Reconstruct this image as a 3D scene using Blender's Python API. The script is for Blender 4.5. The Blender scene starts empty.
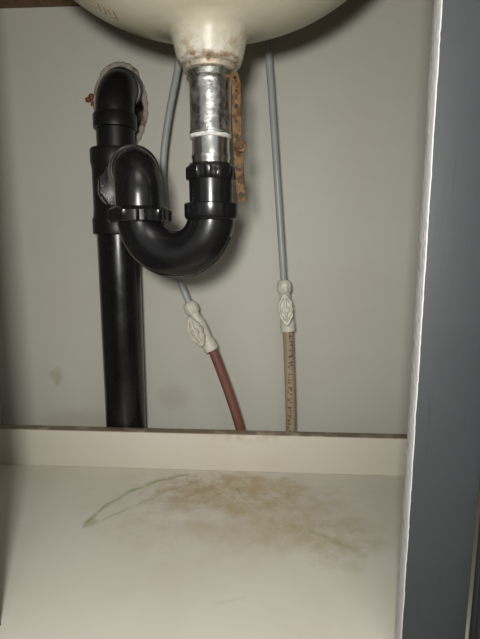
import bpy, bmesh, math, random
from mathutils import Vector, Matrix, noise
random.seed(4)
S=bpy.context.scene
S.view_settings.view_transform='Standard'
try: S.view_settings.look='None'
except Exception: pass
COL=S.collection

# ---------------------------------------------------------------- helpers
def lin(c): 
    c=c/255.0
    return c/12.92 if c<=.04045 else ((c+.055)/1.055)**2.4
def rgb(r,g,b): return (lin(r),lin(g),lin(b),1)

class MT:
    """small node-material builder, object(=world) coordinates"""
    def __init__(s,name,color,rough=.5,metal=0,spec=.5):
        s.m=bpy.data.materials.new(name); s.m.use_nodes=True
        s.nt=s.m.node_tree; s.b=s.nt.nodes['Principled BSDF']
        s.b.inputs['Base Color'].default_value=color
        s.b.inputs['Roughness'].default_value=rough
        s.b.inputs['Metallic'].default_value=metal
        s.b.inputs['Specular IOR Level'].default_value=spec
        s.tc=s.nt.nodes.new('ShaderNodeTexCoord')
        s.co=s.tc.outputs['Object']
        s.col=color
    def link(s,a,b): s.nt.links.new(a,b)
    def setin(s,sock,v):
        if isinstance(v,bpy.types.NodeSocket): s.link(v,sock)
        else: sock.default_value=v
    def noise(s,scale,detail=4,rough=.6,stretch=None,off=(0,0,0)):
        n=s.nt.nodes.new('ShaderNodeTexNoise')
        mp=s.nt.nodes.new('ShaderNodeMapping'); s.link(s.co,mp.inputs[0])
        mp.inputs['Location'].default_value=off
        if stretch: mp.inputs['Scale'].default_value=stretch
        s.link(mp.outputs[0],n.inputs['Vector'])
        n.inputs['Scale'].default_value=scale; n.inputs['Detail'].default_value=detail
        n.inputs['Roughness'].default_value=rough
        return n.outputs['Fac']
    def ramp(s,v,lo,hi,a=0.,b=1.):
        n=s.nt.nodes.new('ShaderNodeMapRange'); n.interpolation_type='SMOOTHSTEP'
        s.setin(n.inputs['Value'],v)
        n.inputs['From Min'].default_value=lo; n.inputs['From Max'].default_value=hi
        n.inputs['To Min'].default_value=a; n.inputs['To Max'].default_value=b
        return n.outputs['Result']
    def math(s,op,a,b=0.):
        n=s.nt.nodes.new('ShaderNodeMath'); n.operation=op
        s.setin(n.inputs[0],a); s.setin(n.inputs[1],b); return n.outputs[0]
    def mul(s,a,b): return s.math('MULTIPLY',a,b)
    def xyz(s):
        n=s.nt.nodes.new('ShaderNodeSeparateXYZ'); s.link(s.co,n.inputs[0]); return n.outputs
    def vm(s,op,a,b=None):
        n=s.nt.nodes.new('ShaderNodeVectorMath'); n.operation=op
        s.setin(n.inputs[0],a)
        if b is not None: s.setin(n.inputs[1],b)
        return n
    def dist(s,c,scale=(1,1,1),warp=None):
        v=s.co
        if warp is not None: v=warp
        d=s.vm('SUBTRACT',v,c).outputs[0]
        d=s.vm('MULTIPLY',d,scale).outputs[0]
        return s.vm('LENGTH',d).outputs['Value']
    def warp(s,scale,amp):
        n=s.nt.nodes.new('ShaderNodeTexNoise'); s.link(s.co,n.inputs['Vector'])
        n.inputs['Scale'].default_value=scale; n.inputs['Detail'].default_value=3
        w=s.vm('SUBTRACT',n.outputs['Color'],(.5,.5,.5)).outputs[0]
        w=s.vm('MULTIPLY',w,(amp,amp,amp)).outputs[0]
        return s.vm('ADD',s.co,w).outputs[0]
    def seg(s,p,a,b):
        a=Vector(a);b=Vector(b);ba=b-a
        pa=s.vm('SUBTRACT',p,tuple(a)).outputs[0]
        t=s.vm('DOT_PRODUCT',pa,tuple(ba)).outputs['Value']
        n=s.nt.nodes.new('ShaderNodeMath');n.operation='DIVIDE';n.use_clamp=True
        s.link(t,n.inputs[0]);n.inputs[1].default_value=ba.length_squared
        sc=s.nt.nodes.new('ShaderNodeVectorMath');sc.operation='SCALE'
        sc.inputs[0].default_value=tuple(ba);s.link(n.outputs[0],sc.inputs['Scale'])
        d=s.vm('SUBTRACT',pa,sc.outputs[0]).outputs[0]
        return s.vm('LENGTH',d).outputs['Value']
    def mix(s,fac,color):
        n=s.nt.nodes.new('ShaderNodeMix'); n.data_type='RGBA'
        s.setin(n.inputs['Factor'],fac)
        s.setin(n.inputs['A'],s.col); s.setin(n.inputs['B'],color)
        s.col=n.outputs['Result']; return s
    def roughv(s,v): s.link(v,s.b.inputs['Roughness']); return s
    def bump(s,h,strength=.3,d=.002):
        n=s.nt.nodes.new('ShaderNodeBump'); n.inputs['Strength'].default_value=strength
        n.inputs['Distance'].default_value=d; s.link(h,n.inputs['Height'])
        s.link(n.outputs[0],s.b.inputs['Normal']); return s
    def done(s):
        if isinstance(s.col,bpy.types.NodeSocket): s.link(s.col,s.b.inputs['Base Color'])
        return s.m

def finish(bm,name,mat,parent=None,ang=38,smooth=True):
    bmesh.ops.recalc_face_normals(bm,faces=bm.faces)
    for f in bm.faces: f.smooth=smooth
    for e in bm.edges:
        if len(e.link_faces)==2 and e.calc_face_angle(0)>math.radians(ang): e.smooth=False
    me=bpy.data.meshes.new(name); bm.to_mesh(me); bm.free()
    o=bpy.data.objects.new(name,me); COL.objects.link(o)
    if mat: me.materials.append(mat)
    if parent: o.parent=parent
    return o
def empty(name):
    o=bpy.data.objects.new(name,None); COL.objects.link(o); o.empty_display_size=.02; return o
def add_box(bm,x0,x1,y0,y1,z0,z1,bev=0):
    r=bmesh.ops.create_cube(bm,size=1)
    vs=r['verts']
    for v in vs:
        v.co=Vector(((x0+x1)/2+v.co.x*(x1-x0),(y0+y1)/2+v.co.y*(y1-y0),(z0+z1)/2+v.co.z*(z1-z0)))
    if bev:
        es=list({e for v in vs for e in v.link_edges})
        bmesh.ops.bevel(bm,geom=es,offset=bev,segments=2,affect='EDGES',profile=.5)
def box(name,b,mat,parent=None,bev=0):
    bm=bmesh.new(); add_box(bm,*b,bev=bev); return finish(bm,name,mat,parent)

def frames(path):
    n=len(path); T=[]
    for i in range(n):
        a=path[max(i-1,0)]; b=path[min(i+1,n-1)]; T.append((b-a).normalized())
    ref=Vector((0,1,0)) if abs(T[0].y)<.9 else Vector((1,0,0))
    N=[(ref-T[0]*ref.dot(T[0])).normalized()]
    for i in range(1,n):
        q=T[i-1].rotation_difference(T[i]); v=q@N[-1]
        N.append((v-T[i]*v.dot(T[i])).normalized())
    return T,N
def sweep(bm,path,radii,seg=32,caps=True,fn=None):
    path=[Vector(p) for p in path]
    if not hasattr(radii,'__len__'): radii=[radii]*len(path)
    T,N=frames(path); rings=[]
    for i,p in enumerate(path):
        B=T[i].cross(N[i]); ring=[]
        for k in range(seg):
            a=2*math.pi*k/seg; r=radii[i]
            if fn: r=fn(i,a,r)
            ring.append(bm.verts.new(p+(N[i]*math.cos(a)+B*math.sin(a))*r))
        rings.append(ring)
    for i in range(len(rings)-1):
        for k in range(seg):
            bm.faces.new((rings[i][k],rings[i][(k+1)%seg],rings[i+1][(k+1)%seg],rings[i+1][k]))
    if caps:
        bm.faces.new(rings[0][::-1]); bm.faces.new(rings[-1])
def catmull(pts,n=10):
    pts=[Vector(p) for p in pts]; P=[pts[0]*2-pts[1]]+pts+[pts[-1]*2-pts[-2]]; out=[]
    for i in range(1,len(P)-2):
        for k in range(n):
            t=k/n; a,b,c,d=P[i-1:i+3]
            out.append(.5*((2*b)+(c-a)*t+(2*a-5*b+4*c-d)*t*t+(3*b-a-3*c+d)*t**3))
    out.append(pts[-1]); return out
def lathe(bm,base,axis,prof,seg=40,fn=None):
    """prof list of (r,h) along axis from base"""
    base=Vector(base); ax=Vector(axis).normalized()
    ref=Vector((0,0,1)) if abs(ax.z)<.9 else Vector((1,0,0))
    N=(ref-ax*ref.dot(ax)).normalized(); B=ax.cross(N); rings=[]
    for j,(r,h) in enumerate(prof):
        ring=[]
        for k in range(seg):
            a=2*math.pi*k/seg; rr=fn(j,a,r) if fn else r
            ring.append(bm.verts.new(base+ax*h+(N*math.cos(a)+B*math.sin(a))*rr))
        rings.append(ring)
    for i in range(len(rings)-1):
        for k in range(seg):
            bm.faces.new((rings[i][k],rings[i][(k+1)%seg],rings[i+1][(k+1)%seg],rings[i+1][k]))
    bm.faces.new(rings[0][::-1]); bm.faces.new(rings[-1])
def arc(c,u,v,R,a0,a1,n=20):
    c=Vector(c);u=Vector(u).normalized();v=Vector(v).normalized()
    return [c+u*R*math.cos(math.radians(a0+(a1-a0)*i/n))+v*R*math.sin(math.radians(a0+(a1-a0)*i/n)) for i in range(n+1)]

# ---------------------------------------------------------------- materials
t=MT('wall_paint',rgb(193,191,180),.5,spec=.3)
t.mix(t.ramp(t.noise(5,5),.35,.75,0,.4),rgb(183,179,164))
t.mix(t.ramp(t.noise(26,4,off=(3,1,2)),.62,.8,0,.2),rgb(164,155,130))
w=t.warp(60,.02)
t.mix(t.ramp(t.dist((-.337,0,.105),(1,1,.6),w),.004,.012,.4,0),rgb(150,142,98))
t.mix(t.ramp(t.dist((-.15,0,.075),(.8,1,1),w),.004,.03,.25,0),rgb(150,140,105))
t.mix(t.ramp(t.dist((-.3,0,.03),(.4,1,1.6),w),.01,.05,.3,0),rgb(150,140,110))
t.bump(t.noise(130,3),.12,.001)
M_wall=t.done()
t=MT('cabinet_floor_laminate',rgb(204,200,187),.38,spec=.35)
t.mix(t.ramp(t.noise(7,5,off=(1,5,0)),.38,.7,0,.5),rgb(192,186,166))
w=t.warp(22,.07)
n2=t.ramp(t.noise(34,6,.68,off=(.3,0,0)),.38,.66)
n3=t.ramp(t.noise(90,5,.7,off=(.1,.3,0)),.5,.68)
t.mix(t.mul(t.ramp(t.dist((-.035,-.19,0),(.6,1.1,1),w),.03,.15,.4,0),n2),rgb(170,152,114))
t.mix(t.mul(t.ramp(t.dist((-.045,-.155,0),(.7,1.4,1),w),.01,.11,.7,0),n2),rgb(162,136,92))
t.mix(t.mul(t.ramp(t.dist((-.05,-.145,0),(.7,1.4,1),w),.02,.12,.55,0),n3),rgb(134,108,70))
t.mix(t.ramp(t.dist((-.085,-.15,0),(1,1.6,1),w),.012,.05,.45,0),rgb(164,142,100))
t.mix(t.ramp(t.dist((-.01,-.125,0),(.7,1.6,1),w),.01,.05,.45,0),rgb(168,147,104))
t.mix(t.ramp(t.dist((-.005,-.20,0),(.7,1.1,1),w),.03,.11,.45,0),rgb(174,161,128))
t.mix(t.mul(t.ramp(t.dist((.06,-.24,0),(.8,1.4,1),w),.02,.09,.4,0),n2),rgb(158,150,108))
t.mix(t.ramp(t.dist((-.085,-.205,0),(.5,1.5,1),w),.01,.035,.5,0),rgb(212,211,201))
w2=t.warp(30,.014)
def polyd(pts):
    d=None
    for a,b in zip(pts,pts[1:]):
        s_=t.seg(w2,a,b); d=s_ if d is None else t.math('MINIMUM',d,s_)
    return d
br=t.ramp(t.noise(45,3,off=(4,0,0)),.3,.6,.35,1)
d=polyd([(-.206,-.232,0),(-.200,-.196,0),(-.178,-.156,0),(-.150,-.124,0),(-.112,-.106,0)])
t.mix(t.mul(t.ramp(d,.0008,.005,.75,0),br),rgb(126,142,92))
d=polyd([(-.206,-.232,0),(-.190,-.222,0),(-.160,-.185,0),(-.125,-.145,0),(-.095,-.125,0)])
t.mix(t.mul(t.ramp(d,.0008,.004,.4,0),br),rgb(134,144,102))
t.mix(t.ramp(t.dist((-.203,-.226,0),(1,1,1),w2),.003,.012,.5,0),rgb(136,146,98))
d=polyd([(-.045,-.340,0),(-.02,-.332,0)])
t.mix(t.ramp(d,.0008,.004,.12,0),rgb(140,150,110))
d=t.seg(w2,(.05,-.225,0),(.10,-.262,0))
t.mix(t.mul(t.ramp(d,.001,.007,.5,0),br),rgb(148,146,92))
t.bump(t.noise(18,3),.15,.002)
M_floor=t.done()
t=MT('cleat_laminate',rgb(204,199,184),.45,spec=.3)
t.mix(t.ramp(t.noise(9,5),.35,.7,0,.3),rgb(190,182,164))
z=t.xyz()[2]
t.mix(t.mul(t.ramp(z,.0535,.0552),t.ramp(t.noise(50,4),.3,.55,.5,.9)),rgb(104,84,60))
t.mix(t.mul(t.ramp(t.dist((-.02,-.09,.056),(.35,1,1.6)),.003,.03,.6,0),t.ramp(t.noise(40,5),.4,.65)),rgb(150,126,90))
M_cleat=t.done()
t=MT('grey_cabinet_paint',rgb(64,66,68),.55,spec=.25)
t.mix(t.ramp(t.noise(14,5),.35,.7,0,.4),rgb(58,60,62))
t.mix(t.ramp(t.noise(60,3,stretch=(2,2,.25)),.62,.72,0,.3),rgb(50,52,54))
t.bump(t.noise(90,3,stretch=(1,1,.2)),.2,.001); M_grey=t.done()
t=MT('white_cabinet_edge_paint',rgb(190,189,188),.6)
t.mix(t.ramp(t.noise(110,4,stretch=(1,1,.35)),.6,.72,0,.45),rgb(128,127,125))
t.bump(t.noise(160,4),.6,.002); M_edge=t.done()
t=MT('particleboard',rgb(118,92,62),.8)
t.mix(t.ramp(t.noise(180,4),.4,.65),rgb(88,66,44)); M_pb=t.done()
t=MT('room_floor_vinyl',rgb(120,108,92),.5)
t.mix(t.ramp(t.noise(6,5),.4,.7,0,.6),rgb(98,86,72)); M_rfloor=t.done()
t=MT('bone_enamel',rgb(184,178,156),.38,spec=.4)
t.mix(t.ramp(t.noise(16,5),.4,.75,0,.5),rgb(168,160,134))
z=t.xyz()[2]
nz=t.noise(55,5,.7)
t.mix(t.mul(t.ramp(z,.512,.488),t.ramp(t.noise(70,5,.7,off=(3,3,3)),.45,.6,0,.6)),rgb(206,203,192))
t.mix(t.mul(t.ramp(z,.518,.494),t.ramp(nz,.5,.66,0,.55)),rgb(146,120,88))
t.mix(t.mul(t.ramp(z,.4875,.4835,0,1),t.ramp(nz,.40,.58,.1,.9)),rgb(116,84,52))
t.bump(t.noise(60,4),.2,.002)
M_sink=t.done()
t=MT('black_abs_plastic',rgb(19,19,20),.26,spec=.5)
t.mix(t.ramp(t.noise(25,3),.5,.8,0,.4),rgb(30,30,30))
t.roughv(t.ramp(t.noise(40,4),.3,.7,.2,.3))
t.bump(t.noise(70,2),.05,.001); M_abs=t.done()
t=MT('dusty_abs_plastic',rgb(22,22,23),.38,spec=.4)
t.mix(t.ramp(t.noise(30,6,.7),.5,.75,0,.5),rgb(44,42,40)); M_abs2=t.done()
t=MT('pitted_chrome',rgb(206,206,200),.28,metal=1)
t.mix(t.ramp(t.noise(75,6,.75),.49,.67,0,.75),rgb(96,92,84))
t.mix(t.ramp(t.noise(160,4,off=(2,2,2)),.66,.75,0,.8),rgb(106,76,48))
t.roughv(t.ramp(t.noise(80,5),.3,.7,.2,.5)); t.bump(t.noise(150,4),.3,.001); M_chr=t.done()
t=MT('bright_chrome',rgb(222,222,217),.26,metal=1)
t.mix(t.ramp(t.noise(110,6,.7),.56,.7,0,.65),rgb(128,124,114)); M_chr2=t.done()
t=MT('rusty_brass',rgb(118,90,58),.55,metal=.3,spec=.4)
t.mix(t.ramp(t.noise(110,5,.7),.42,.6),rgb(72,48,32))
t.mix(t.ramp(t.noise(170,4,off=(1,1,1)),.6,.72,0,.6),rgb(160,140,106))
t.bump(t.noise(300,3),.2,.0004); M_rust=t.done()
t=MT('corroded_nut_metal',rgb(182,174,156),.5,metal=.4)
t.mix(t.ramp(t.noise(120,5,.7),.48,.64),rgb(124,96,66)); t.bump(t.noise(300,4),.5,.001); M_nut=t.done()
t=MT('white_sealant',rgb(205,204,196),.6)
t.mix(t.ramp(t.noise(120,4),.5,.7,0,.7),rgb(150,146,134)); t.bump(t.noise(300,3),.6,.001); M_putty=t.done()
t=MT('grey_supply_tubing',rgb(156,158,158),.4)
t.mix(t.ramp(t.noise(30,4),.4,.7,0,.4),rgb(138,140,140)); M_tube=t.done()
t=MT('beige_valve_plastic',rgb(204,199,186),.45)
t.mix(t.ramp(t.noise(90,4),.5,.7,0,.5),rgb(168,160,138)); M_valve=t.done()
t=MT('red_brown_pipe',rgb(118,76,64),.5)
t.mix(t.ramp(t.noise(60,4),.4,.7,0,.5),rgb(98,66,56)); M_red=t.done()
t=MT('tan_pipe_printed',rgb(158,140,116),.5)
t.mix(t.ramp(t.noise(30,4),.4,.7,0,.4),rgb(140,122,98))
x=t.xyz()[0]
pr=t.mul(t.ramp(t.noise(330,2,.5,stretch=(.6,.6,1)),.5,.54),t.ramp(t.math('ABSOLUTE',t.math('SUBTRACT',x,.031)),.0026,.0032,.75,0))
t.mix(pr,rgb(70,52,40)); M_tan=t.done()
t=MT('expanding_foam',rgb(160,152,138),.9)
t.mix(t.ramp(t.noise(70,6,.7),.5,.64),rgb(122,106,86)); t.mix(t.ramp(t.noise(120,4,off=(2,0,0)),.62,.72),rgb(84,62,48))
t.bump(t.noise(120,5),1,.004); M_foam=t.done()
t=MT('rusty_crumb',rgb(136,78,48),.9); t.mix(t.ramp(t.noise(200,4),.4,.6),rgb(86,50,34)); M_crumb=t.done()
t=MT('wall_cavity',rgb(60,52,44),.9); t.mix(t.ramp(t.noise(30,4),.4,.6),rgb(90,76,60)); M_cav=t.done()
t=MT('brown_marker_ink',rgb(118,100,74),.7); t.mix(t.ramp(t.noise(90,3),.4,.6,0,.6),rgb(150,136,108)); M_ink=t.done()

# ---------------------------------------------------------------- room shell
HX,HZ,HA,HB=-.216,.510,.037,.057
def wall_with_hole():
    bm=bmesh.new(); cx,cz,a,b=HX,HZ,HA,HB; n=48
    X0,X1,Z0,Z1=-1.4,1.4,-.12,2.3
    def ring(y,wob=True):
        L=[]
        for k in range(n):
            t_=2*math.pi*k/n; j=1+.05*noise.noise(Vector((math.cos(t_)*2,math.sin(t_)*2,3)))
            L.append(bm.verts.new((cx+a*j*math.cos(t_),y,cz+b*j*math.sin(t_))))
        return L
    def rect(y):
        L=[]
        for k in range(n):
            t_=2*math.pi*k/n; dx,dz=math.cos(t_),math.sin(t_)
            s_=1e9
            if dx>1e-6: s_=min(s_,(X1-cx)/dx)
            if dx<-1e-6: s_=min(s_,(X0-cx)/dx)
            if dz>1e-6: s_=min(s_,(Z1-cz)/dz)
            if dz<-1e-6: s_=min(s_,(Z0-cz)/dz)
            L.append(bm.verts.new((cx+dx*s_,y,cz+dz*s_)))
        for c in [(X0,Z0),(X0,Z1),(X1,Z0),(X1,Z1)]:
            v=min(L,key=lambda q:(q.co.x-c[0])**2+(q.co.z-c[1])**2); v.co.x,v.co.z=c
        return L
    i0,o0,i1,o1=ring(0),rect(0),ring(.014),rect(.014)
    for A,B in((i0,o0),(i1,o1),(i0,i1),(o0,o1)):
        for k in range(n): bm.faces.new((A[k],A[(k+1)%n],B[(k+1)%n],B[k]))
    return finish(bm,'wall_back',M_wall,smooth=False)
wall_with_hole()
box('wall_cavity_backing',(-.40,-.05,.075,.085,.35,.66),M_cav)
box('floor',(-1.4,1.4,-2.2,.014,-.14,-.12),M_rfloor)

bm=bmesh.new(); n=80
rings=[]
for k in range(n):
    t_=2*math.pi*k/n; nz_=noise.noise(Vector((math.cos(t_)*3,math.sin(t_)*3,0)))
    a=HA-.001+.002*nz_; b=HB-.001+.003*nz_
    c=Vector((HX+a*math.cos(t_),-.0005,HZ+b*math.sin(t_)))
    od=Vector((math.cos(t_)/a,0,math.sin(t_)/b)).normalized()
    r=.0042+.0022*noise.noise(Vector((math.cos(t_)*7,math.sin(t_)*7,5)))
    ring=[bm.verts.new(c+(od*math.cos(q*math.pi/4)+Vector((0,1,0))*math.sin(q*math.pi/4))*r*(1+.35*noise.noise(Vector((k*.9,q*1.7,0))))) for q in range(8)]
    rings.append(ring)
for k in range(n):
    for q in range(8): bm.faces.new((rings[k][q],rings[k][(q+1)%8],rings[(k+1)%n][(q+1)%8],rings[(k+1)%n][q]))
fo=finish(bm,'wall_hole_sealant',M_foam,ang=80)
bm=bmesh.new()
for (x_,z_,r) in [(-.2575,.523,.0050),(-.2625,.519,.0042),(-.256,.514,.0036)]:
    bmesh.ops.create_icosphere(bm,subdivisions=2,radius=r,matrix=Matrix.Translation((x_,-.002,z_)))
for v in bm.verts: v.co+=Vector((1,1,1))*.002*noise.noise(v.co*300)
finish(bm,'crumbs',M_crumb,fo,ang=80)

# ---------------------------------------------------------------- vanity cabinet
XL,XR=-.2245,.1035
cab=empty('vanity_cabinet')
bm=bmesh.new(); add_box(bm,-.43,.45,-.3735,-.0765,-.018,0); add_box(bm,XL+.0005,XR-.0005,-.389,-.3735,-.018,0)
finish(bm,'bottom_panel',M_floor,cab)
box('back_cleat',(-.43,.45,-.092,-.077,0.0,.0555),M_cleat,cab,bev=.0012)
box('side_panel_left',(-.45,-.431,-.373,-.003,-.118,.642),M_wall,cab)
box('side_panel_right',(.451,.47,-.373,-.003,-.118,.642),M_wall,cab)
def stile(name,x0,x1,inner,white):
    bm=bmesh.new(); add_box(bm,x0,x1,-.390,-.374,-.04,.642,bev=.001)
    bmesh.ops.subdivide_edges(bm,edges=[e for e in bm.edges if abs(e.verts[0].co.z-e.verts[1].co.z)>.3],cuts=200)
    for v in bm.verts:
        if abs(v.co.x-inner)<.002:
            nn=.6*noise.noise(Vector((v.co.z*60,v.co.y*40,inner*9)))+.7*noise.noise(Vector((v.co.z*260,v.co.y*90,2)))
            v.co.x+=nn*.0005
    o=finish(bm,name,M_grey,cab,ang=30)
    o.data.materials.append(M_edge)
    if white:
        for p in o.data.polygons:
            if abs(p.center.x-inner)<.0022 and p.center.y>-.3905+.0006: p.material_index=1
    return o
stile('stile_right',XR,.152,XR,True)
stile('stile_left',-.272,XL,XL,False)
box('top_rail',(XL,XR,-.39,-.374,.6,.642),M_grey,cab)
box('bottom_rail',(-.45,.47,-.389,-.374,-.1,-.0185),M_grey,cab)
box('toe_kick',(-.43,.45,-.33,-.312,-.12,-.0185),M_grey,cab)
def door(name,x0,x1,z0=-.03,z1=.61):
    bm=bmesh.new(); fr=.055
    add_box(bm,x0,x1,-.400,-.3905,z0,z1,bev=.0015)
    for b in [(x0,x0+fr,z0,z1),(x1-fr,x1,z0,z1),(x0+fr,x1-fr,z0,z0+fr),(x0+fr,x1-fr,z1-fr,z1)]:
        add_box(bm,b[0],b[1],-.408,-.399,b[2],b[3],bev=.0012)
    lathe(bm,((x0+.03) if x0>0 else (x1-.03),-.408,.45),(0,-1,0),[(.005,0),(.005,.012),(.012,.018),(.013,.024),(.009,.029)],20)
    return finish(bm,name,M_grey,cab)
door('fixed_front_right',.1535,.47)
door('fixed_front_left',-.45,-.2735)

SX,SY,SA,SB=-.057,-.235,.190,.130
bm=bmesh.new(); n=64
def cring(z,k=1.0): return [bm.verts.new((SX+SA*k*math.cos(2*math.pi*i/n),SY+SB*k*math.sin(2*math.pi*i/n),z)) for i in range(n)]
def crect(z):
    L=[];X0,X1,Y0,Y1=-.46,.48,-.42,-.002
    for i in range(n):
        dx,dy=math.cos(2*math.pi*i/n),math.sin(2*math.pi*i/n); s_=1e9
        if dx>1e-6:s_=min(s_,(X1-SX)/dx)
        if dx<-1e-6:s_=min(s_,(X0-SX)/dx)
        if dy>1e-6:s_=min(s_,(Y1-SY)/dy)
        if dy<-1e-6:s_=min(s_,(Y0-SY)/dy)
        L.append(bm.verts.new((SX+dx*s_,SY+dy*s_,z)))
    for c in [(X0,Y0),(X0,Y1),(X1,Y0),(X1,Y1)]:
        v=min(L,key=lambda q:(q.co.x-c[0])**2+(q.co.y-c[1])**2); v.co.x,v.co.y=c
    return L
a0,b0,a1,b1=cring(.6425,.995),crect(.6425),cring(.668,.995),crect(.668)
for A,B in((a0,b0),(a1,b1),(a0,a1),(b0,b1)):
    for k in range(n): bm.faces.new((A[k],A[(k+1)%n],B[(k+1)%n],B[k]))
finish(bm,'countertop',M_pb,cab,smooth=False)

# ---------------------------------------------------------------- wash basin
sink=empty('wash_basin')
bm=bmesh.new(); DX,DY=-.0575,-.24
ZB,ZR=.506,.652
def brad(z):
    h=(z-ZB)/(ZR-ZB); h=min(max(h,0),1); return math.sqrt(max(0,1-(1-h)**2.05))**1.02
rings=[]
n=72
def rr(z,ax,by,blend,cx=SX,cy=SY):
    return [bm.verts.new((cx+ax*math.cos(2*math.pi*i/n),cy+by*math.sin(2*math.pi*i/n),z)) for i in range(n)]
def boss(r,z): rings.append(rr(z,r,r,0,DX,DY))
boss(.020,.4815); boss(.0280,.4815); boss(.0293,.4835); boss(.0306,.4870); boss(.0322,.4930); boss(.0335,.4990); boss(.0355,.5060); boss(.0385,.5100)
m=22; Z1=.5135
for i in range(m+1):
    q=i/m; z=Z1+(ZR-Z1)*(q**1.4)
    s_=brad(z); ax=SA*s_; by=SB*s_
    f=min(1,i/5)
    rings.append(rr(z,max(ax,.044),max(by,.041),0,DX+(SX-DX)*f,DY+(SY-DY)*f))
rings.append(rr(.668,SA*1.0,SB*1.0,0)); 
rings.append(rr(.669,SA*1.09,SB*1.12,0)); rings.append(rr(.676,SA*1.08,SB*1.10,0)); rings.append(rr(.679,SA*1.02,SB*1.03,0))
rings.append(rr(.672,SA*.97,SB*.96,0))
for i in range(m,0,-1):
    q=i/m; z=Z1+.008+(ZR-Z1)*(q**1.4); s_=brad(z-.008)
    rings.append(rr(z,max(SA*s_-.007,.03),max(SB*s_-.007,.03),0))
rings.append(rr(.518,.024,.024,0,DX,DY))
for i in range(len(rings)-1):
    for k in range(n): bm.faces.new((rings[i][k],rings[i][(k+1)%n],rings[i+1][(k+1)%n],rings[i+1][k]))
for k in range(n): bm.faces.new((rings[-1][k],rings[-1][(k+1)%n],rings[0][(k+1)%n],rings[0][k]))
bowl=finish(bm,'bowl',M_sink,sink,ang=60)
from mathutils.bvhtree import BVHTree
bv=BVHTree.FromPolygons([v.co[:] for v in bowl.data.vertices],[p.vertices[:] for p in bowl.data.polygons])
def drape(x,y):
    h=bv.ray_cast(Vector((x,y,.40)),Vector((0,0,1)))
    return h[0]+Vector((0,0,-.0003)) if h[0] else None
bm=bmesh.new()
strokes=[[(0,0),(0,8),(3.5,8.5),(5,6),(5,0)], [(9,0),(9,6),(10.5,8),(13,8),(14,6),(14,0)],[(14,0),(14,12)],[(-7,5),(-3,5)]]
for st_ in strokes:
    L=[]
    pts=catmull([(a,b,0) for a,b in st_],6) if len(st_)>2 else [Vector(st_[0]+(0,)).lerp(Vector(st_[1]+(0,)),i/6) for i in range(7)]
    for p in pts:
        d_=drape(-.156+p.x*.0010,-.258+p.y*.0012)
        if d_: L.append(d_)
    if len(L)>2: sweep(bm,L,.0006,6)
finish(bm,'maker_mark',M_ink,sink)

# ---------------------------------------------------------------- drain assembly
dr=empty('sink_drain_trap')
bm=bmesh.new()
lathe(bm,(DX,DY,.4755),(0,0,1),[(.0205,0),(.0245,.0008),(.0252,.002),(.0252,.0052),(.018,.006)],60,fn=lambda j,a,r:r*(1+.02*noise.noise(Vector((math.cos(a)*4,math.sin(a)*4,j)))))
finish(bm,'locknut',M_nut,dr)
bm=bmesh.new()
p=[(.0205,.476),(.0220,.475),(.0220,.470),(.0205,.469),(.0196,.4655)]
z=.4655
while z>.444: p+=[(.0196,z),(.0193,z-.001)]; z-=.0022
p+=[(.0194,.443),(.0194,.424),(.0200,.4235),(.0200,.4215),(.0190,.421),(.0188,.4185)]
lathe(bm,(DX,DY,0),(0,0,1),p[::-1],48)
finish(bm,'drain_body',M_chr,dr,ang=50)
bm=bmesh.new()
lathe(bm,(DX,DY,0),(0,0,1),[(.0174,.4165),(.0196,.417),(.0200,.4185),(.0194,.4200),(.017,.4203)],60,
      fn=lambda j,a,r:r*(1+.07*noise.noise(Vector((math.cos(a)*3,math.sin(a)*3,j*.7)))))
finish(bm,'sealant_ring',M_putty,dr)
bm=bmesh.new(); lathe(bm,(DX,DY,0),(0,0,1),[(.0178,.372),(.0178,.3975),(.0185,.399),(.0185,.4015),(.0178,.403),(.0178,.4175)],48)
finish(bm,'tailpiece',M_chr2,dr)
def ribbed(nr,amp):
    def f(j,a,r):
        return r*(1+amp*(1 if math.cos(nr*a)>.55 else 0))
    return f
def slipnut(name,base,axis,R,h,nr=12,mat=None):
    bm=bmesh.new(); f=ribbed(nr,.055)
    pr=[(R*.80,0),(R*.95,0.0),(R,.0015),(R,h*.72),(R*.96,h*.8),(R*.88,h*.97),(R*.75,h)]
    lathe(bm,base,axis,pr,96,fn=lambda j,a,r:f(j,a,r) if 1<=j<=3 else r)
    return finish(bm,name,mat or M_abs,dr,ang=40)
slipnut('tailpiece_slip_nut',(DX,DY,.3785),(0,0,1),.0232,.0155)
bm=bmesh.new(); lathe(bm,(DX,DY,0),(0,0,1),[(.0212,.350),(.0212,.360),(.0214,.376),(.0214,.380)],48); finish(bm,'trap_adapter',M_abs,dr)
LX,LY=-.134,-.222
u=Vector((LX-DX,LY-DY,0)); R=u.length/2; mid=Vector(((LX+DX)/2,(LY+DY)/2,.3455))
path=[Vector((DX,DY,.352))]+arc(mid,-u,(0,0,-1),R,0,180,36)+[Vector((LX,LY,.352))]
bm=bmesh.new(); sweep(bm,path,.0232,40)
finish(bm,'j_bend',M_abs,dr)
bm=bmesh.new()
lathe(bm,(DX,DY,.3405),(0,0,1),[(.0232,0),(.0255,.0015),(.0264,.004),(.0264,.0155),(.0245,.0165),(.0205,.0165)],48)
finish(bm,'j_bend_hub',M_abs,dr)
bm=bmesh.new()
outer=arc(mid,-u,(0,0,-1),R+.0227,20,160,36)
sweep(bm,outer,.0014,8)
inner_=arc(mid,-u,(0,0,-1),max(R-.0227,.004),20,160,18); sweep(bm,inner_,.0012,8)
finish(bm,'mould_seam',M_abs,dr)
slipnut('trap_slip_nut',(LX,LY,.3395),(0,0,1),.0315,.0155,10)
TX,TY=-.2115,-.050
dirv=Vector((TX-LX,TY-LY,0)).normalized()
Re=.028; zc=.3655
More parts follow.
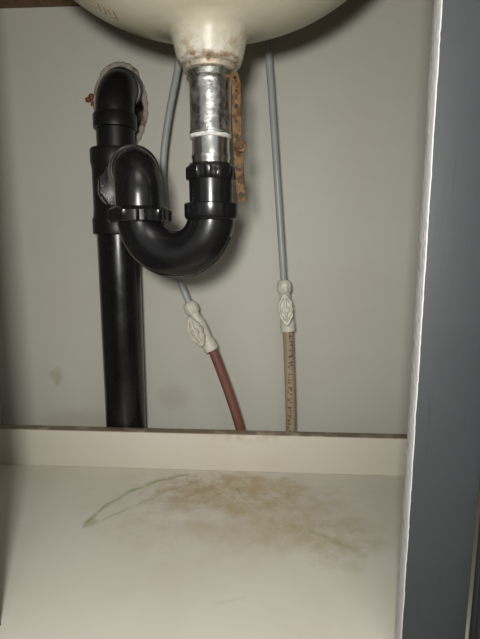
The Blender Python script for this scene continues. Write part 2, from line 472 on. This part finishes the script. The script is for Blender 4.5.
e=[Vector((LX,LY,.350))]+arc(Vector((LX,LY,zc))+dirv*Re,-dirv,(0,0,1),Re,0,88,20)
end=e[-1]; tee_pt=Vector((TX,TY,.386))-dirv*.03
bm=bmesh.new(); sweep(bm,e,.0240,40); 
finish(bm,'trap_elbow',M_abs,dr)
bm=bmesh.new(); sweep(bm,[end-dirv*.004,end+dirv*.002,tee_pt],.0205,40); finish(bm,'trap_arm',M_abs,dr)
bm=bmesh.new(); lathe(bm,end-dirv*.008,dirv,[(.0238,0),(.0262,.001),(.0262,.017),(.021,.018)],48); finish(bm,'elbow_hub',M_abs,dr)
sa=(tee_pt-end).normalized()
slipnut('arm_slip_nut',tee_pt-sa*.035,sa,.0285,.018,10,M_abs)

def strap():
    bm=bmesh.new()
    pts=catmull([(-.0355,-.246,.4740),(-.0320,-.252,.462),(-.0320,-.252,.440),(-.0310,-.252,.415),(-.0300,-.253,.398),(-.0285,-.255,.380),(-.0275,-.256,.366),(-.0270,-.256,.357)],24)
    L=[0]
    for a,b in zip(pts,pts[1:]): L.append(L[-1]+(b-a).length)
    def at(s):
        s=min(max(s,0),L[-1]-1e-6)
        for i in range(len(L)-1):
            if L[i+1]>=s:
                q=(s-L[i])/(L[i+1]-L[i]); return pts[i].lerp(pts[i+1],q)
    wdir=Vector((1,-.35,0)).normalized()
    def mp(s,wv): return at(s)+wdir*wv
    nc=9; cl=L[-1]/nc; n=16
    for c in range(nc):
        sc=(c+.5)*cl; rh=.0021 if c%2==0 else .0014
        inn=[];out=[]
        for k in range(n):
            a=2*math.pi*k/n; dx,dy=math.cos(a),math.sin(a)
            inn.append(bm.verts.new(mp(sc+dy*rh,dx*rh)))
            hw=.0044
            if abs(dx)>=abs(dy)-1e-6: ox=math.copysign(hw,dx); oy=cl/2*dy/abs(dx)
            else: oy=math.copysign(cl/2,dy); ox=hw*dx/abs(dy)
            nb=.6 if (c==nc-1 and dy>.5) else 1.0
            out.append(bm.verts.new(mp(sc+oy,ox*nb)))
        for k in range(n): bm.faces.new((inn[k],inn[(k+1)%n],out[(k+1)%n],out[k]))
    bmesh.ops.remove_doubles(bm,verts=bm.verts,dist=1e-4)
    o=finish(bm,'perforated_strap',M_rust,None,ang=40,smooth=False)
    md=o.modifiers.new('thickness','SOLIDIFY'); md.thickness=.0008; md.offset=0; md.use_even_offset=False
    return o
stp=empty('pop_up_strap'); s_=strap(); s_.parent=stp
bm=bmesh.new()
sweep(bm,catmull([(-.0255,-.253,.4105),(-.0235,-.256,.408),(-.0245,-.2585,.4035),(-.0300,-.2575,.4030),(-.034,-.255,.405)],6),.0013,10)
finish(bm,'spring_clip',M_rust,stp)

# ---------------------------------------------------------------- drain stack
st=empty('drain_stack_pipe')
bm=bmesh.new(); sweep(bm,[(TX,TY,-.119),(TX,TY,.15),(TX,TY,.36)],.0290,48); finish(bm,'stack_pipe',M_abs,st)
bm=bmesh.new()
lathe(bm,(TX,TY,0),(0,0,1),[(.030,.328),(.0335,.329),(.0340,.331),(.0340,.349),(.0325,.352),(.0315,.362),(.0315,.415),(.0320,.420),(.0330,.423),(.0330,.440),(.0320,.442),(.028,.442)],48)
finish(bm,'sanitary_tee',M_abs2,st)
bm=bmesh.new(); lathe(bm,Vector((TX,TY,.386))-dirv*.046,dirv,[(.022,0),(.0275,.0008),(.0278,.003),(.0278,.016),(.0255,.018),(.0255,.04)],48); finish(bm,'tee_inlet_hub',M_abs2,st)
bm=bmesh.new()
pth=[Vector((TX+.002,TY,.436)),Vector((TX+.002,TY+.001,.478))]+arc(Vector((TX+.002,TY+.042,.488)),(0,-1,0),(0,0,1),.041,0,78,16)
pth.append(pth[-1]+Vector((0,.06,.012)))
sweep(bm,pth,.0255,40); finish(bm,'upper_elbow',M_abs2,st)
bm=bmesh.new(); lathe(bm,(TX+.002,TY,.467),(0,.03,1),[(.026,0),(.0288,.001),(.0290,.003),(.0290,.018),(.0275,.020),(.026,.020)],48); finish(bm,'upper_elbow_hub',M_abs2,st)
a_=pth[-2]; dd=(pth[-1]-pth[-2]).normalized()
bm=bmesh.new(); lathe(bm,a_-dd*.002,dd,[(.0255,0),(.0280,.001),(.0284,.003),(.0284,.02),(.026,.021)],48); finish(bm,'wall_side_hub',M_abs2,st)

# ---------------------------------------------------------------- supply lines
def tube(name,pts,r,mat,seg=20):
    bm=bmesh.new(); sweep(bm,catmull(pts,10),r,seg); return finish(bm,name,mat)
Y=-.05
tube('supply_tube',[(-.113,-.056,.643),(-.117,-.054,.59),(-.1225,Y,.546),(-.1374,Y,.479),(-.146,Y,.4146),(-.1424,Y,.334),(-.1283,Y,.272),(-.1105,Y,.2245)],.0046,M_tube)
tube('supply_tube',[(-.010,Y,.643),(-.006,Y,.581),(.001,Y,.502),(.0103,Y,.387),(.0180,Y,.290),(.0205,Y,.256)],.0046,M_tube)
tube('water_pipe',[(-.084,Y,.172),(-.080,Y,.1645),(-.0586,Y,.105),(-.0395,Y,.041),(-.030,Y,-.02),(-.028,Y,-.119)],.0070,M_red,24)
tube('water_pipe',[(.0272,Y,.205),(.0275,Y,.19),(.0315,Y,.11),(.0338,Y,.043),(.035,Y,-.119)],.0076,M_tan,24)

def valve(top,bot,twist):
    root=empty('shutoff_valve')
    top=Vector(top);bot=Vector(bot); ax=(bot-top).normalized(); L=(bot-top).length
    bm=bmesh.new()
    R=.0098
    lathe(bm,top,ax,[(.005,0),(.0068,.0005),(.0092,.004),(R,.008),(R,.014),(.0088,.0175),(.006,.018)],60,
          fn=lambda j,a,r:r*(1+(.06 if (1<j<5 and math.cos(10*a)>.4) else 0)))
    finish(bm,'compression_nut',M_valve,root)
    bm=bmesh.new()
    lathe(bm,top,ax,[(.0062,.016),(.0072,.019),(.0078,.026),(.0092,.031),(.0095,.043),(.0085,L-.018),(.0098,L-.016),(.0105,L-.014),(.0105,L-.001),(.008,L)],40)
    finish(bm,'valve_body',M_valve,root)
    front=Vector((twist,-1,0)).normalized(); front=(front-ax*front.dot(ax)).normalized()
    side=ax.cross(front).normalized(); cst=top+ax*(L*.53)
    bm=bmesh.new(); lathe(bm,cst,front,[(.0075,0),(.0075,.010),(.0085,.011),(.0085,.014),(.004,.0145),(.004,.018)],30); finish(bm,'bonnet',M_valve,root)
    bm=bmesh.new(); n=60; hc=cst+front*.0165; rings=[]
    def shp(a):
        lx=math.cos(a);ly=math.sin(a)
        r=1/math.sqrt((lx/.0098)**2+(ly/.0215)**2)
        return r*(1+.06*math.cos(8*a))
    for (k,hh) in [(0.55,0),(.95,.0),(1,.0012),(1,.0048),(.93,.0062),(.76,.0058),(.66,.0028),(.45,.0028)]:
        rings.append([bm.verts.new(hc+(side*math.cos(2*math.pi*i/n)+ax*math.sin(2*math.pi*i/n))*shp(2*math.pi*i/n)*k+front*hh) for i in range(n)])
    for i in range(len(rings)-1):
        for k in range(n): bm.faces.new((rings[i][k],rings[i][(k+1)%n],rings[i+1][(k+1)%n],rings[i+1][k]))
    bm.faces.new(rings[0][::-1]); bm.faces.new(rings[-1])
    finish(bm,'handle',M_valve,root)
    bm=bmesh.new()
    sp=[hc-ax*.017+front*.0045,hc-ax*.008+front*.0075,hc+front*.008,hc+ax*.008+front*.0075,hc+ax*.017+front*.0045]
    sweep(bm,catmull(sp,6),[.0020]*25,14)
    lathe(bm,hc+front*.004,front,[(.0050,0),(.0050,.004),(.0035,.0052)],24)
    finish(bm,'handle_spine',M_valve,root)
    return root
valve((-.1145,Y,.2340),(-.0815,Y,.1640),-.25)
valve((.0200,Y,.2660),(.0272,Y,.1930),-.05)

# ---------------------------------------------------------------- lights
W=bpy.data.worlds.new('world'); S.world=W; W.use_nodes=True
bg=W.node_tree.nodes['Background']; bg.inputs[0].default_value=(1,.99,.97,1); bg.inputs[1].default_value=.34
def area(name,loc,target,size,power,color=(1,1,1)):
    l=bpy.data.lights.new(name,'AREA'); l.size=size; l.energy=power; l.color=color
    o=bpy.data.objects.new(name,l); COL.objects.link(o); o.location=loc
    o.rotation_euler=(Vector(target)-Vector(loc)).to_track_quat('-Z','Y').to_euler(); return o
area('flashlight_lamp',(-.03,-.80,.37),(-.05,0,.24),.05,3.4,(1,.985,.95))
area('soft_fill_light',(.3,-1.6,1.9),(0,-.2,.2),.8,8,(1,.95,.86))  # soft fill added behind the camera, not a known ceiling fixture

# ---------------------------------------------------------------- camera
c=bpy.data.cameras.new('camera'); co=bpy.data.objects.new('camera',c); COL.objects.link(co)
co.location=(0,-.72,.323); co.rotation_euler=(math.radians(90-9.6),0,math.radians(3.5))
c.sensor_fit='VERTICAL'; c.sensor_height=24; c.lens=24*480/639; c.clip_start=.01
S.camera=co
